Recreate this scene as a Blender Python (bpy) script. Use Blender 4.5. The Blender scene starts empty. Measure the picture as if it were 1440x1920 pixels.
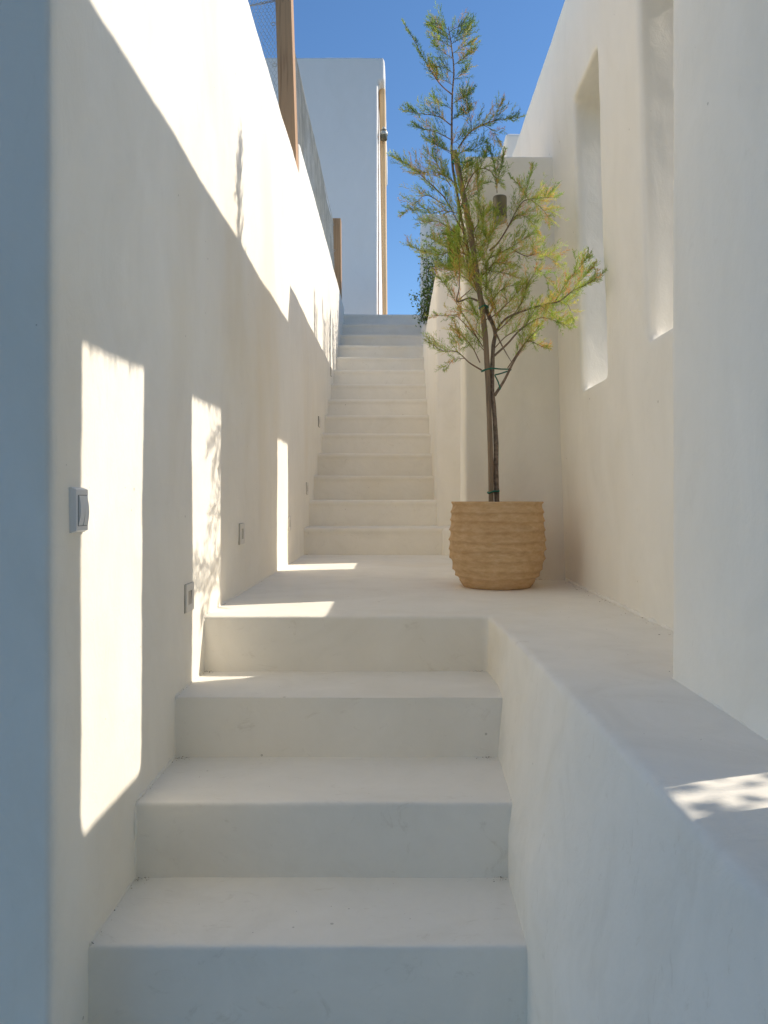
import bpy, bmesh, math, random
from mathutils import Vector, Matrix, noise
R = math.radians
random.seed(7)
SC = bpy.context.scene
COL = SC.collection

# ------------------------------------------------------------------ camera
E = 1.06                      # eye height above the lower path
F = 1440.0; VX = 742.0; VY = 935.0
cam_d = bpy.data.cameras.new('camera')
cam = bpy.data.objects.new('camera', cam_d); COL.objects.link(cam)
cam.location = (0, 0, E); cam.rotation_euler = (R(90), 0, 0)
cam_d.sensor_fit = 'HORIZONTAL'; cam_d.sensor_width = 36.0; cam_d.lens = 36.0
cam_d.shift_x = -(VX - 720) / 1440.0
cam_d.shift_y = -(960 - VY) / 1440.0
cam_d.clip_start = 0.02; cam_d.clip_end = 6000
SC.camera = cam

# ------------------------------------------------------------------ sky, sun, exposure
SUNV = Vector((1.0, 0.33, 0.82)).normalized()        # towards the sun
elev = math.asin(SUNV.z); azim = math.atan2(SUNV.x, SUNV.y)
w = bpy.data.worlds.new('World'); SC.world = w; w.use_nodes = True
nt = w.node_tree; nt.nodes.clear()
sky = nt.nodes.new('ShaderNodeTexSky'); sky.sky_type = 'NISHITA'; sky.sun_disc = False
sky.sun_elevation = elev; sky.sun_rotation = azim
sky.air_density = 1.0; sky.dust_density = 0.0; sky.ozone_density = 4.0; sky.altitude = 300
bg = nt.nodes.new('ShaderNodeBackground'); bg.inputs['Strength'].default_value = 0.10
wo = nt.nodes.new('ShaderNodeOutputWorld')
hs = nt.nodes.new('ShaderNodeHueSaturation'); hs.inputs['Saturation'].default_value = 1.1
nt.links.new(sky.outputs[0], hs.inputs['Color']); nt.links.new(hs.outputs[0], bg.inputs['Color']); nt.links.new(bg.outputs[0], wo.inputs['Surface'])
sl = bpy.data.lights.new('sun', 'SUN'); sl.energy = 2.75; sl.angle = R(0.5); sl.color = (1.0, 0.905, 0.78)
sun = bpy.data.objects.new('sun', sl); COL.objects.link(sun)
sun.rotation_euler = SUNV.to_track_quat('Z', 'Y').to_euler(); sun.location = (6, 2, 8)
vs = SC.view_settings
vs.view_transform = 'Standard'; vs.look = 'None'; vs.gamma = 1; vs.use_curve_mapping = False
vs.exposure = 0.76
SC.cycles.max_bounces = 14; SC.cycles.diffuse_bounces = 12; SC.cycles.transparent_max_bounces = 16
SC.cycles.caustics_reflective = False; SC.cycles.caustics_refractive = False

# ------------------------------------------------------------------ helpers
def W(x, d, h): return Vector((x, d, h + E))
def px(x, y, d): return W((x - VX) * d / F, d, (VY - y) * d / F)

def new_obj(name, me, mat=None, parent=None):
    o = bpy.data.objects.new(name, me); COL.objects.link(o)
    if mat is not None:
        o.data.materials.clear(); o.data.materials.append(mat)
    if parent is not None:
        o.parent = parent
        if any(abs(v) > 1e-9 for v in parent.location): o.matrix_parent_inverse = Matrix.Translation(-parent.location)
    return o
def empty(name, loc=(0, 0, 0)):
    o = bpy.data.objects.new(name, None); COL.objects.link(o); o.location = loc
    o.empty_display_size = 0.1
    return o
def tag(o, label, cat, group=None):
    o['label'] = label; o['category'] = cat
    if group: o['group'] = group
    return o
def struct(o):
    o['kind'] = 'structure'; return o

class MB:
    def __init__(s): s.v = []; s.f = []; s.c = []
    def add(s, vs, fs, col=None):
        b = len(s.v); s.v += [tuple(v) for v in vs]; s.f += [tuple(i + b for i in f) for f in fs]
        if col is not None: s.c += [col] * len(vs)
    def hexa(s, p):           # p: 8 corners, bottom ring 0-3, top ring 4-7 (counter-clockwise from above)
        s.add(p, [(3, 2, 1, 0), (4, 5, 6, 7), (0, 1, 5, 4), (1, 2, 6, 5), (2, 3, 7, 6), (3, 0, 4, 7)])
    def box(s, x0, x1, d0, d1, h0, h1):
        s.hexa([W(x0, d0, h0), W(x1, d0, h0), W(x1, d1, h0), W(x0, d1, h0),
                W(x0, d0, h1), W(x1, d0, h1), W(x1, d1, h1), W(x0, d1, h1)])
    def tube(s, pts, rad, n=6, col=None, cap=True):
        pts = [Vector(p) for p in pts]
        if not hasattr(rad, '__len__'): rad = [rad] * len(pts)
        vs = []; fs = []; u = None
        for i, p in enumerate(pts):
            t = (pts[min(i + 1, len(pts) - 1)] - pts[max(i - 1, 0)])
            if t.length < 1e-9: t = Vector((0, 0, 1))
            t.normalize()
            if u is None:
                u = t.orthogonal().normalized()
            else:
                u = (u - t * u.dot(t))
                u = u.normalized() if u.length > 1e-6 else t.orthogonal().normalized()
            v = t.cross(u)
            for k in range(n):
                a = 2 * math.pi * k / n
                vs.append(p + (u * math.cos(a) + v * math.sin(a)) * rad[i])
        for i in range(len(pts) - 1):
            for k in range(n):
                a = i * n + k; b = i * n + (k + 1) % n
                fs.append((a, b, b + n, a + n))
        if cap:
            fs.append(tuple(range(n))[::-1]); fs.append(tuple(range((len(pts) - 1) * n, len(pts) * n)))
        s.add(vs, fs, col)
    def lathe(s, c, prof, n=48):         # prof: (radius, z) list
        vs = []; fs = []
        for r, z in prof:
            for k in range(n):
                a = 2 * math.pi * k / n
                vs.append((c[0] + r * math.cos(a), c[1] + r * math.sin(a), c[2] + z))
        for i in range(len(prof) - 1):
            for k in range(n):
                a = i * n + k; b = i * n + (k + 1) % n
                fs.append((a, b, b + n, a + n))
        fs.append(tuple(range(n))[::-1]); fs.append(tuple(range((len(prof) - 1) * n, len(prof) * n)))
        s.add(vs, fs)
    def mesh(s, name, smooth=False):
        me = bpy.data.meshes.new(name); me.from_pydata(s.v, [], s.f); me.validate(); me.update()
        if s.c and len(s.c) == len(me.vertices):
            ca = me.color_attributes.new('col', 'FLOAT_COLOR', 'POINT')
            ca.data.foreach_set('color', [q for c in s.c for q in (c[0], c[1], c[2], 1.0)])
        if smooth: me.polygons.foreach_set('use_smooth', [True] * len(me.polygons))
        return me
    def build(s, name, mat, parent=None, smooth=False):
        return new_obj(name, s.mesh(name, smooth), mat, parent)

def plastered(mb, name, voxel=0.02, smooth=4, amp=0.004, seed=0.0, fine=0.0008, warp=None):
    """hand-rendered masonry: fuse the blocks, round the edges, make faces a little uneven"""
    me = bpy.data.meshes.new('tmp'); me.from_pydata(mb.v, [], mb.f); me.update()
    o = bpy.data.objects.new('tmp', me); COL.objects.link(o)
    m = o.modifiers.new('r', 'REMESH'); m.mode = 'VOXEL'; m.voxel_size = voxel; m.use_smooth_shade = True
    if smooth:
        sm = o.modifiers.new('s', 'SMOOTH'); sm.factor = 0.5; sm.iterations = smooth
    bpy.context.view_layer.update()
    dg = bpy.context.evaluated_depsgraph_get()
    out = bpy.data.meshes.new_from_object(o.evaluated_get(dg))
    bpy.data.objects.remove(o); bpy.data.meshes.remove(me)
    out.name = name
    sv = Vector((seed * 3.7, seed * 1.3, seed * 7.1))
    co = []
    for v in out.vertices:
        p = v.co; n = v.normal
        a = noise.noise(p * 1.9 + sv) * amp + noise.noise(p * 6.0 + sv) * amp * 0.45 + noise.noise(p * 15.0 + sv) * fine * 1.2 + noise.noise(p * 38.0 + sv) * fine * .6
        q = p + n * a
        if warp: q = warp(q)
        co += [q.x, q.y, q.z]
    out.vertices.foreach_set('co', co); out.update()
    out.polygons.foreach_set('use_smooth', [True] * len(out.polygons))
    return out

# ------------------------------------------------------------------ materials
def nodes_of(name):
    m = bpy.data.materials.new(name); m.use_nodes = True
    t = m.node_tree; t.nodes.clear()
    out = t.nodes.new('ShaderNodeOutputMaterial'); p = t.nodes.new('ShaderNodeBsdfPrincipled')
    t.links.new(p.outputs[0], out.inputs['Surface'])
    return m, t, p, out
def nd(t, kind, **kw):
    n = t.nodes.new(kind)
    for k, v in kw.items():
        if k in n.inputs: n.inputs[k].default_value = v
        else: setattr(n, k, v)
    return n
def ramp(t, src, stops):
    r = t.nodes.new('ShaderNodeValToRGB')
    while len(r.color_ramp.elements) < len(stops): r.color_ramp.elements.new(0.5)
    for e, (pos, c) in zip(r.color_ramp.elements, stops):
        e.position = pos; e.color = (*c, 1) if len(c) == 3 else c
    t.links.new(src, r.inputs[0]); return r
def coords(t, scale=(1, 1, 1), loc=(0, 0, 0)):
    g = t.nodes.new('ShaderNodeNewGeometry'); mp = t.nodes.new('ShaderNodeMapping')
    mp.inputs['Scale'].default_value = scale; mp.inputs['Location'].default_value = loc
    t.links.new(g.outputs['Position'], mp.inputs['Vector']); return mp.outputs[0]
def mix(t, fac, a, b, mode='MIX'):
    m = t.nodes.new('ShaderNodeMix'); m.data_type = 'RGBA'; m.blend_type = mode
    for s, v in ((0, fac), (6, a), (7, b)):
        if hasattr(v, 'is_linked') or hasattr(v, 'links'): t.links.new(v, m.inputs[s])
        else: m.inputs[s].default_value = v if s == 0 else (*v, 1)
    return m.outputs[2]

def plaster(name, base=(0.80, 0.755, 0.68), streak=0.032, rough=0.85, bump=0.19, seed=0.0, stains=0.5, specks=True, vertical=True, scuff=0.2):
    m, t, p, out = nodes_of(name)
    b = Vector(base)
    # broad tonal clouds
    n1 = nd(t, 'ShaderNodeTexNoise', Scale=1.3, Detail=5.0, Roughness=0.6)
    t.links.new(coords(t, loc=(seed, seed * 2, seed)), n1.inputs['Vector'])
    c1 = ramp(t, n1.outputs[0], [(0.3, tuple(b * (1 - streak * 0.55))), (0.62, tuple(b)), (0.8, tuple(b * 1.03))])
    # trowelled, patchy wash
    n2 = nd(t, 'ShaderNodeTexNoise', Scale=1.0, Detail=9.0, Roughness=0.68, Distortion=0.9)
    t.links.new(coords(t, (4.5, 4.5, 2.4) if vertical else (4, 5, 4), (seed * 3, 0, 0)), n2.inputs['Vector'])
    f2 = ramp(t, n2.outputs[0], [(0.30, (1 - streak * 1.7, 1 - streak * 1.85, 1 - streak * 2.2)), (0.47, (1 - streak * .5, 1 - streak * .5, 1 - streak * .6)), (0.58, (1, 1, 1)), (0.72, (1.03, 1.03, 1.03))])
    col = mix(t, 1.0, c1.outputs[0], f2.outputs[0], 'MULTIPLY')
    # small grey-brown scuffs
    n5 = nd(t, 'ShaderNodeTexNoise', Scale=1.0, Detail=6.0, Roughness=0.75, Distortion=1.6)
    t.links.new(coords(t, (16, 16, 7) if vertical else (9, 22, 12), (2 + seed, 7, 1)), n5.inputs['Vector'])
    f5 = ramp(t, n5.outputs[0], [(0.60, (0, 0, 0)), (0.78, (scuff, scuff, scuff))])
    col = mix(t, f5.outputs[0], col, (b.x * 0.66, b.y * 0.62, b.z * 0.55))
    # ochre water stains
    n3 = nd(t, 'ShaderNodeTexNoise', Scale=0.9, Detail=3.0, Roughness=0.5)
    t.links.new(coords(t, (1.7, 1.7, 0.7), (4 + seed, 1, 2)), n3.inputs['Vector'])
    f3 = ramp(t, n3.outputs[0], [(0.56, (0, 0, 0)), (0.74, (stains, stains, stains))])
    col = mix(t, f3.outputs[0], col, (b.x * 0.90, b.y * 0.84, b.z * 0.72))
    if specks:
        vo = nd(t, 'ShaderNodeTexVoronoi', Scale=13.0); vo.inputs['Randomness'].default_value = 1.0
        t.links.new(coords(t, loc=(seed, 0, 3)), vo.inputs['Vector'])
        n4 = nd(t, 'ShaderNodeTexNoise', Scale=4.0, Detail=1.0)
        t.links.new(coords(t), n4.inputs['Vector'])
        thr = nd(t, 'ShaderNodeMath', operation='MULTIPLY_ADD'); t.links.new(n4.outputs[0], thr.inputs[0])
        thr.inputs[1].default_value = 0.14; thr.inputs[2].default_value = -0.045
        lt = nd(t, 'ShaderNodeMath', operation='LESS_THAN'); t.links.new(vo.outputs['Distance'], lt.inputs[0]); t.links.new(thr.outputs[0], lt.inputs[1])
        ml = nd(t, 'ShaderNodeMath', operation='MULTIPLY'); t.links.new(lt.outputs[0], ml.inputs[0]); ml.inputs[1].default_value = 0.45
        col = mix(t, ml.outputs[0], col, (0.30, 0.26, 0.19))
    if not vertical:      # each cast step took its wash a little differently
        oi = t.nodes.new('ShaderNodeObjectInfo')
        ro = ramp(t, oi.outputs['Random'], [(0.0, (0.93, 0.93, 0.93)), (1.0, (1.0, 1.0, 1.0))])
        col = mix(t, 1.0, col, ro.outputs[0], 'MULTIPLY')
    t.links.new(col, p.inputs['Base Color'])
    p.inputs['Roughness'].default_value = rough; p.inputs['Specular IOR Level'].default_value = 0.25
    # relief: brush marks + grain
    nb = nd(t, 'ShaderNodeTexNoise', Scale=1.0, Detail=9.0, Roughness=0.62, Distortion=1.2)
    t.links.new(coords(t, (15, 15, 9) if vertical else (10, 16, 12), (seed, 5, 0)), nb.inputs['Vector'])
    ng = nd(t, 'ShaderNodeTexNoise', Scale=140.0, Detail=3.0)
    t.links.new(coords(t), ng.inputs['Vector'])
    ad = nd(t, 'ShaderNodeMath', operation='MULTIPLY_ADD'); t.links.new(ng.outputs[0], ad.inputs[0]); ad.inputs[1].default_value = 0.18
    t.links.new(nb.outputs[0], ad.inputs[2])
    bp = nd(t, 'ShaderNodeBump', Strength=bump, Distance=0.012)
    t.links.new(ad.outputs[0], bp.inputs['Height']); t.links.new(bp.outputs[0], p.inputs['Normal'])
    return m

def simple(name, col, rough=0.6, metal=0.0, var=0.0, scale=8.0, spec=0.4, bump=0.0):
    m, t, p, out = nodes_of(name)
    p.inputs['Roughness'].default_value = rough; p.inputs['Metallic'].default_value = metal
    p.inputs['Specular IOR Level'].default_value = spec
    n = nd(t, 'ShaderNodeTexNoise', Scale=scale, Detail=5.0); t.links.new(coords(t), n.inputs['Vector'])
    c = Vector(col)
    r = ramp(t, n.outputs[0], [(0.3, tuple(c * (1 - var))), (0.7, tuple(c * (1 + var)))])
    t.links.new(r.outputs[0], p.inputs['Base Color'])
    if bump:
        bp = nd(t, 'ShaderNodeBump', Strength=bump, Distance=0.003); t.links.new(n.outputs[0], bp.inputs['Height']); t.links.new(bp.outputs[0], p.inputs['Normal'])
    return m

def wood(name, light, dark):
    m, t, p, out = nodes_of(name)
    wv = nd(t, 'ShaderNodeTexNoise', Scale=1.0, Detail=4.0, Distortion=0.6)
    t.links.new(coords(t, (60, 60, 2.2)), wv.inputs['Vector'])
    r = ramp(t, wv.outputs[0], [(0.3, dark), (0.5, light), (0.75, tuple(Vector(light) * 1.08))])
    k = nd(t, 'ShaderNodeTexVoronoi', Scale=1.0); t.links.new(coords(t, (11, 11, 5.5), (0.3, 0, 0.2)), k.inputs['Vector'])
    kr = ramp(t, k.outputs['Distance'], [(0.06, (1, 1, 1)), (0.16, (0, 0, 0))])
    col = mix(t, kr.outputs[0], r.outputs[0], tuple(Vector(dark) * 0.6))
    t.links.new(col, p.inputs['Base Color']); p.inputs['Roughness'].default_value = 0.7
    bp = nd(t, 'ShaderNodeBump', Strength=0.3, Distance=0.003); t.links.new(wv.outputs[0], bp.inputs['Height']); t.links.new(bp.outputs[0], p.inputs['Normal'])
    return m

def leafy(name, trans=0.45):
    m = bpy.data.materials.new(name); m.use_nodes = True
    t = m.node_tree; t.nodes.clear()
    out = t.nodes.new('ShaderNodeOutputMaterial')
    at = nd(t, 'ShaderNodeVertexColor', layer_name='col')
    d = t.nodes.new('ShaderNodeBsdfDiffuse'); tr = t.nodes.new('ShaderNodeBsdfTranslucent'); mx = t.nodes.new('ShaderNodeMixShader')
    t.links.new(at.outputs[0], d.inputs[0]); t.links.new(at.outputs[0], tr.inputs[0])
    mx.inputs[0].default_value = trans
    t.links.new(d.outputs[0], mx.inputs[1]); t.links.new(tr.outputs[0], mx.inputs[2]); t.links.new(mx.outputs[0], out.inputs['Surface'])
    return m

WALLC = (0.955, 0.908, 0.81)
M_wall = plaster('lime_plaster', WALLC, seed=1.0, stains=0.45)
M_wall2 = plaster('lime_plaster_pale', WALLC, seed=5.0, stains=0.3)
M_floor = plaster('trowelled_floor_plaster', (0.945, 0.898, 0.80), streak=0.045, seed=9.0, stains=0.5, vertical=False, scuff=0.55)
M_step = plaster('trowelled_step_plaster', (0.945, 0.898, 0.80), streak=0.036, seed=3.0, stains=0.35, vertical=False, scuff=0.55)
M_far = plaster('lime_plaster_far', (0.86, 0.83, 0.78), seed=12.0, stains=0.12, specks=False, streak=0.015, scuff=0.08, bump=0.1)
M_earth = simple('dry_earth', (0.09, 0.08, 0.055), 0.95, var=0.35, scale=1.5)
M_stone = simple('field_stone', (0.24, 0.21, 0.17), 0.9, var=0.3, scale=3, bump=0.5)
M_soil = simple('potting_soil', (0.05, 0.035, 0.022), 0.95, var=0.4, scale=60, bump=0.6)
M_wood = wood('pine_post', (0.52, 0.305, 0.15), (0.36, 0.19, 0.085))
M_wire = simple('galvanised_wire', (0.55, 0.52, 0.44), 0.5, metal=0.3, var=0.2)
M_plas = simple('white_plastic', (0.78, 0.78, 0.77), 0.35, var=0.02)
M_plas2 = simple('cream_plastic', (0.80, 0.76, 0.69), 0.5, var=0.02)
M_rim = simple('shadow_gap', (0.30, 0.27, 0.22), 0.8, var=0.2)
M_dark = simple('dark_gap', (0.10, 0.095, 0.085), 0.7, var=0.2)
M_recess = simple('lamp_recess', (0.5, 0.46, 0.40), 0.6, var=0.1)
M_lamp = simple('olive_bronze_lamp', (0.19, 0.165, 0.105), 0.42, metal=0.35, var=0.15, scale=20)
M_tie = simple('green_tie', (0.012, 0.16, 0.10), 0.45, var=0.2)
M_bounce_tan = simple('bounce_tan', (0.78, 0.53, 0.28), 0.75, var=0.06, scale=3)  # tan stands for warm bounce light in the house's shaded recess
M_bark = simple('grey_brown_bark', (0.22, 0.165, 0.12), 0.9, var=0.45, scale=70, bump=0.9)
M_twig = simple('reddish_twig_bark', (0.21, 0.125, 0.08), 0.85, var=0.35, scale=60)
M_stake = wood('peeled_stake', (0.27, 0.195, 0.125), (0.13, 0.095, 0.065))
M_leaf = leafy('tamarisk_foliage', 0.5)
M_shrub = leafy('shrub_leaf', 0.3)
m, t, p, out = nodes_of('lamp_glass')
p.inputs['Base Color'].default_value = (0.62, 0.58, 0.48, 1); p.inputs['Roughness'].default_value = 0.25; p.inputs['Transmission Weight'].default_value = 0.35
M_glass = m

# pot: hand-built terracotta with smears
m, t, p, out = nodes_of('terracotta')
n1 = nd(t, 'ShaderNodeTexNoise', Scale=1.0, Detail=7.0, Roughness=0.65); t.links.new(coords(t, (26, 26, 70)), n1.inputs['Vector'])
n2 = nd(t, 'ShaderNodeTexNoise', Scale=5.0, Detail=3.0); t.links.new(coords(t), n2.inputs['Vector'])
r1 = ramp(t, n1.outputs[0], [(0.22, (0.52, 0.33, 0.165)), (0.5, (0.65, 0.445, 0.245)), (0.78, (0.75, 0.57, 0.36))])
r2 = ramp(t, n2.outputs[0], [(0.3, (0.90, 0.86, 0.82)), (0.65, (1, 1, 1))])
t.links.new(mix(t, 1.0, r1.outputs[0], r2.outputs[0], 'MULTIPLY'), p.inputs['Base Color'])
p.inputs['Roughness'].default_value = 0.85; p.inputs['Specular IOR Level'].default_value = 0.2
bp = nd(t, 'ShaderNodeBump', Strength=0.5, Distance=0.006); t.links.new(n1.outputs[0], bp.inputs['Height']); t.links.new(bp.outputs[0], p.inputs['Normal'])
M_pot = m

# ------------------------------------------------------------------ ground and terraces
g = MB(); g.add([(-2500, -2500, -0.4), (2500, -2500, -0.4), (2500, 2500, -0.4), (-2500, 2500, -0.4)], [(0, 1, 2, 3)])
struct(g.build('ground', M_earth))
g = MB(); g.box(-3.2, 0.6, -0.6, 1.75, -1.30, -1.06)
struct(g.build('path', M_floor))
g = MB(); g.box(1.06, 7.0, -4.0, 12.0, -1.4, -0.45)
struct(g.build('terrace', M_earth))
g = MB(); g.box(-7.0, -0.93, 1.62, 5.0, -1.4, 1.2)
struct(g.build('upper_terrain', M_earth))
g = MB(); g.box(-7.0, -0.90, 5.0, 14.0, -1.4, 1.98)
struct(g.build('bounce_terrace', M_floor))  # unseen terrace added to bounce warm sunlight onto the far house

# landing with the ledge that runs on beside the lower steps
L = MB(); HL = -0.37
L.box(-0.80, 1.05, 2.42, 5.35, -1.35, HL)
seg = [(2.55, .289, .287), (2.42, .289, .287), (2.1, .306, .271), (1.786, .318, .262), (1.51, .327, .259), (1.2, .333, .258), (.7, .341, .258), (-1.5, .35, .26), (-4.0, .35, .26)]
HM = -.78
for (d1, t1, b1), (d0, t0, b0) in zip(seg[:-1], seg[1:]):
    L.hexa([W(b0, d0, HM), W(1.05, d0, HM), W(1.05, d1, HM), W(b1, d1, HM),
            W(t0, d0, HL), W(1.05, d0, HL), W(1.05, d1, HL), W(t1, d1, HL)])
    L.hexa([W(b0, d0, -1.35), W(1.05, d0, -1.35), W(1.05, d1, -1.35), W(b1, d1, -1.35),
            W(b0, d0, HM + .005), W(1.05, d0, HM + .005), W(1.05, d1, HM + .005), W(b1, d1, HM + .005)])
struct(new_obj('landing', plastered(L, 'landing', 0.009, 0, 0.002, 2.0, 0.0005), M_floor))

# ------------------------------------------------------------------ staircases
D = [1.51, 1.786, 2.10]; HH = [-.881, -.707, -.544]
st = tag(empty('staircase', W(-.15, 1.51, -1.06)), 'lower flight of three broad white plastered steps rising to the landing', 'staircase')
for i in range(3):
    b = MB(); b.box(-.70, .36, D[i], (D + [2.42])[i + 1] + .06, -1.3, HH[i])
    new_obj('step', plastered(b, 'step', 0.006, 0, 0.0025, 20.0 + i, 0.0005), M_step, st)
st2 = tag(empty('staircase', W(-.15, 5.07, HL)), 'narrow upper flight of fourteen white plastered steps climbing to the sky', 'staircase')
RISE, TREAD, D5 = .1803, .300, 5.07
var = []
for k in range(4):
    b = MB(); b.box(-.70, .40, .008, TREAD + .05, -.30, -.004); b.box(-.70, .40, -.001, TREAD + .05, -.030, 0)
    var.append(plastered(b, 'step', 0.009, 3, 0.003, 40.0 + k * 3, 0.0006))
for n in range(1, 15):
    o = new_obj('step', var[n % 4] if n > 4 else var[n - 1], None, None)
    if not o.data.materials: o.data.materials.append(M_step)
    o.parent = st2
    o.rotation_euler = (random.uniform(-.012, .022), random.uniform(-.004, .004), random.uniform(-.006, .006))
    o.location = W(0, D5 + (n - 1) * TREAD + random.uniform(-.008, .008), HL + n * RISE) - st2.location - Vector((0, 0, E))
# upper platform behind the last step
b = MB(); b.box(-.62, .40, D5 + 13 * TREAD + .2, 10.75, 1.0, HL + 14 * RISE - .004)
struct(b.build('upper_landing', M_step))

# ------------------------------------------------------------------ left wall
L = MB()
L.box(-.93, -.605, 1.356, 4.90, -1.30, 2.05)
L.box(-.93, -.605, 4.86, 9.10, -1.30, 2.255)
L.box(-3.2, -.605, 1.356, 1.66, -1.30, 2.05)
lw = new_obj('plaster_wall', plastered(L, 'plaster_wall', 0.014, 0, 0.004, 3.0), M_wall)
tag(lw, 'long tall cream plaster wall on the left of the stairs with sun patches', 'wall')

# ------------------------------------------------------------------ right wall with slit openings (leans in slightly)
T = .28
def lean(q):
    h = q.z - E
    q.x -= 0.031 * h
    return q
X0 = .762
slits = [(1.925, 2.27), (2.73, 3.09), (4.37, 4.74)]
SILL, LINT = .42, 1.61
Rw = MB()
def blk(d0, d1, h0, h1, s0=0.0, s1=0.0):      # s0, s1: splay of the outer edge at either end
    Rw.hexa([W(X0, d0, h0), W(X0 + T, d0 + s0, h0), W(X0 + T, d1 + s1, h0), W(X0, d1, h0),
             W(X0, d0, h1), W(X0 + T, d0 + s0, h1), W(X0 + T, d1 + s1, h1), W(X0, d1, h1)])
SP = .10
edges = [1.50] + [e for s in slits for e in s] + [4.85]
blk(1.50, slits[0][0], -1.3, 2.07, 0, 0)
blk(slits[0][1], slits[1][0], -1.3, 2.07, SP, 0)
blk(slits[1][1], slits[2][0], -1.3, 2.07, SP, 0)
blk(slits[2][1], 4.85, -1.3, 2.07, SP, .12)
for a, b_ in slits:
    blk(a - .06, b_ + .06, -1.3, SILL + (.045 if a < 2 else .012)); blk(a - .06, b_ + .10, LINT, 2.07)
blk(4.83, 8.7, -1.3, 2.30)
rw = new_obj('plaster_wall', plastered(Rw, 'plaster_wall', 0.016, 2, 0.004, 8.0, warp=lean), M_wall2)
tag(rw, 'cream plaster wall on the right pierced by tall narrow slit openings', 'wall')
# jagged strip added under each outer lintel edge to fray the sun patch tops
M_fringe = simple('jagged_fringe', (0.42, 0.33, 0.2), 0.8, var=0.3, scale=40)
for a, b_ in slits:
    f = MB(); x = a - .02
    while x < b_ + .14:
        wd = random.uniform(.008, .022); ln = random.choice([.008, .012, .02, .03, .042])
        X = X0 + T - .031 * LINT - .012
        p0 = W(X, x, LINT + .03); 
        f.add([W(X, x, LINT + .03), W(X, x + wd, LINT + .03), W(X, x + wd * .6, LINT - ln), W(X - .006, x + wd * .5, LINT + .03)],
              [(0, 1, 2), (1, 3, 2), (3, 0, 2), (0, 3, 1)])
        x += wd * random.uniform(.5, 1.0)
    fo = f.build('lintel_fringe', M_fringe, rw); fo['kind'] = 'stuff'

# near wall on the right (steps forward of the slit wall); unseen low opening added to throw the sun patch on the ledge
Pn = MB()
Pn.box(.570, .86, 1.15, 1.59, -1.3, 4.4)
Pn.box(.570, .86, -4.0, .965, -1.3, 4.4)
Pn.box(.570, .86, .90, 1.20, -1.3, -.31)
Pn.box(.570, .86, .90, 1.20, .14, 4.4)
o = new_obj('plaster_wall', plastered(Pn, 'plaster_wall', 0.018, 1, 0.003, 15.0), M_wall2)
tag(o, 'blank greyish plaster wall end standing forward at the right edge', 'wall')

# unseen stone block beyond the near right wall, added to darken the slit reveals
b = MB(); b.box(.90, 4.6, -4.0, .88, -1.3, 4.2)
o = b.build('sky_block', M_stone); tag(o, 'unseen stone block added beyond the near right wall to darken the slit reveals', 'house')

b = MB(); b.box(-2.4, .86, -8.0, -3.0, -1.4, 2.8)  # unseen block added to keep low sky light off the near risers
o = b.build('sky_block', M_stone); tag(o, 'unseen stone block added behind the viewpoint to cut low sky light', 'house')

# return wall behind the pot
b = MB(); b.box(.312, .80, 3.50, 3.74, -.50, 1.565)
o = new_obj('plaster_wall', plastered(b, 'plaster_wall', 0.014, 3, 0.004, 17.0), M_wall)
tag(o, 'plaster cross wall directly behind the clay pot carrying the wall lamp', 'wall')

# wall beside the upper flight
b = MB()
b.box(.283, .52, 5.345, 8.75, -.5, 1.60)
b.box(.283, .80, 5.345, 5.66, -.5, 1.60)
o = new_obj('plaster_wall', plastered(b, 'plaster_wall', 0.016, 2, 0.004, 19.0), M_wall)
tag(o, 'low plaster wall along the right side of the upper flight', 'wall')
b = MB(); b.box(.305, .62, 5.03, 5.45, -.5, HL + RISE - .003)
o = new_obj('plaster_plinth', plastered(b, 'plaster_plinth', 0.015, 4, 0.003, 23.0), M_wall)
tag(o, 'low plaster plinth at the foot of the upper flight behind the pot', 'plinth')
b = MB(); b.box(.50, .74, 5.6, 8.7, -.5, 1.50)
struct(b.build('planting_bed', M_soil))
# far wall right of the top steps
b = MB(); b.box(.285, 2.6, 8.62, 9.0, -.5, 3.20); b.box(.37, 2.6, 8.9, 10.6, -.5, 3.20)
b.box(.285, .50, 8.05, 8.7, -.5, 1.86)
o = new_obj('plaster_wall', plastered(b, 'plaster_wall', 0.03, 3, 0.004, 27.0), M_far)
tag(o, 'tall far plaster wall right of the top steps behind the dark shrub', 'wall')

# ------------------------------------------------------------------ tower house at the head of the stairs
tw = tag(empty('house', W(-1.3, 10.8, 2.15)), 'tall shaded white block house at the head of the stairs', 'house')
dT = 10.8
xs = (708.5 - VX) * dT / F; top = (VY - 108) * dT / F; und = (VY - 152) * dT / F; xo = (721.5 - VX) * dT / F
b = MB(); b.box(-3.4, xs, dT, 14.5, 1.0, top); b.box(-3.4, xo, dT, 14.5, und, top)
new_obj('wall', plastered(b, 'wall', 0.03, 1, 0.005, 31.0), M_far, tw)
b = MB()   # tapering tan prism, its colour painting warm bounced light in a shaded recess
c0 = W((720 - VX) * 11.6 / F, 11.6, 2.0); 
def cx(xp, d): return (xp - VX) * d / F
dd = 11.0
pl = [cx(710.5, dd), cx(722.5, dd)], [cx(718.5, dd), cx(726.5, dd)]
hb, ht = 1.9, und * 1.0 + .02
b.hexa([W(pl[1][0], dd, hb), W(pl[1][1], dd, hb), W(pl[1][1] , dd + .5, hb), W(pl[1][0], dd + .5, hb),
        W(pl[0][0], dd, ht), W(pl[0][1], dd, ht), W(pl[0][1], dd + .5, ht), W(pl[0][0], dd + .5, ht)])
o = b.build('warm_shade_prism', M_bounce_tan, tw)
bv = o.modifiers.new('b', 'BEVEL'); bv.width = .03; bv.segments = 3
tl = empty('wall_lamp', W(cx(719.5, 10.9), 10.95, (VY - 256) * 10.95 / F))
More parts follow.
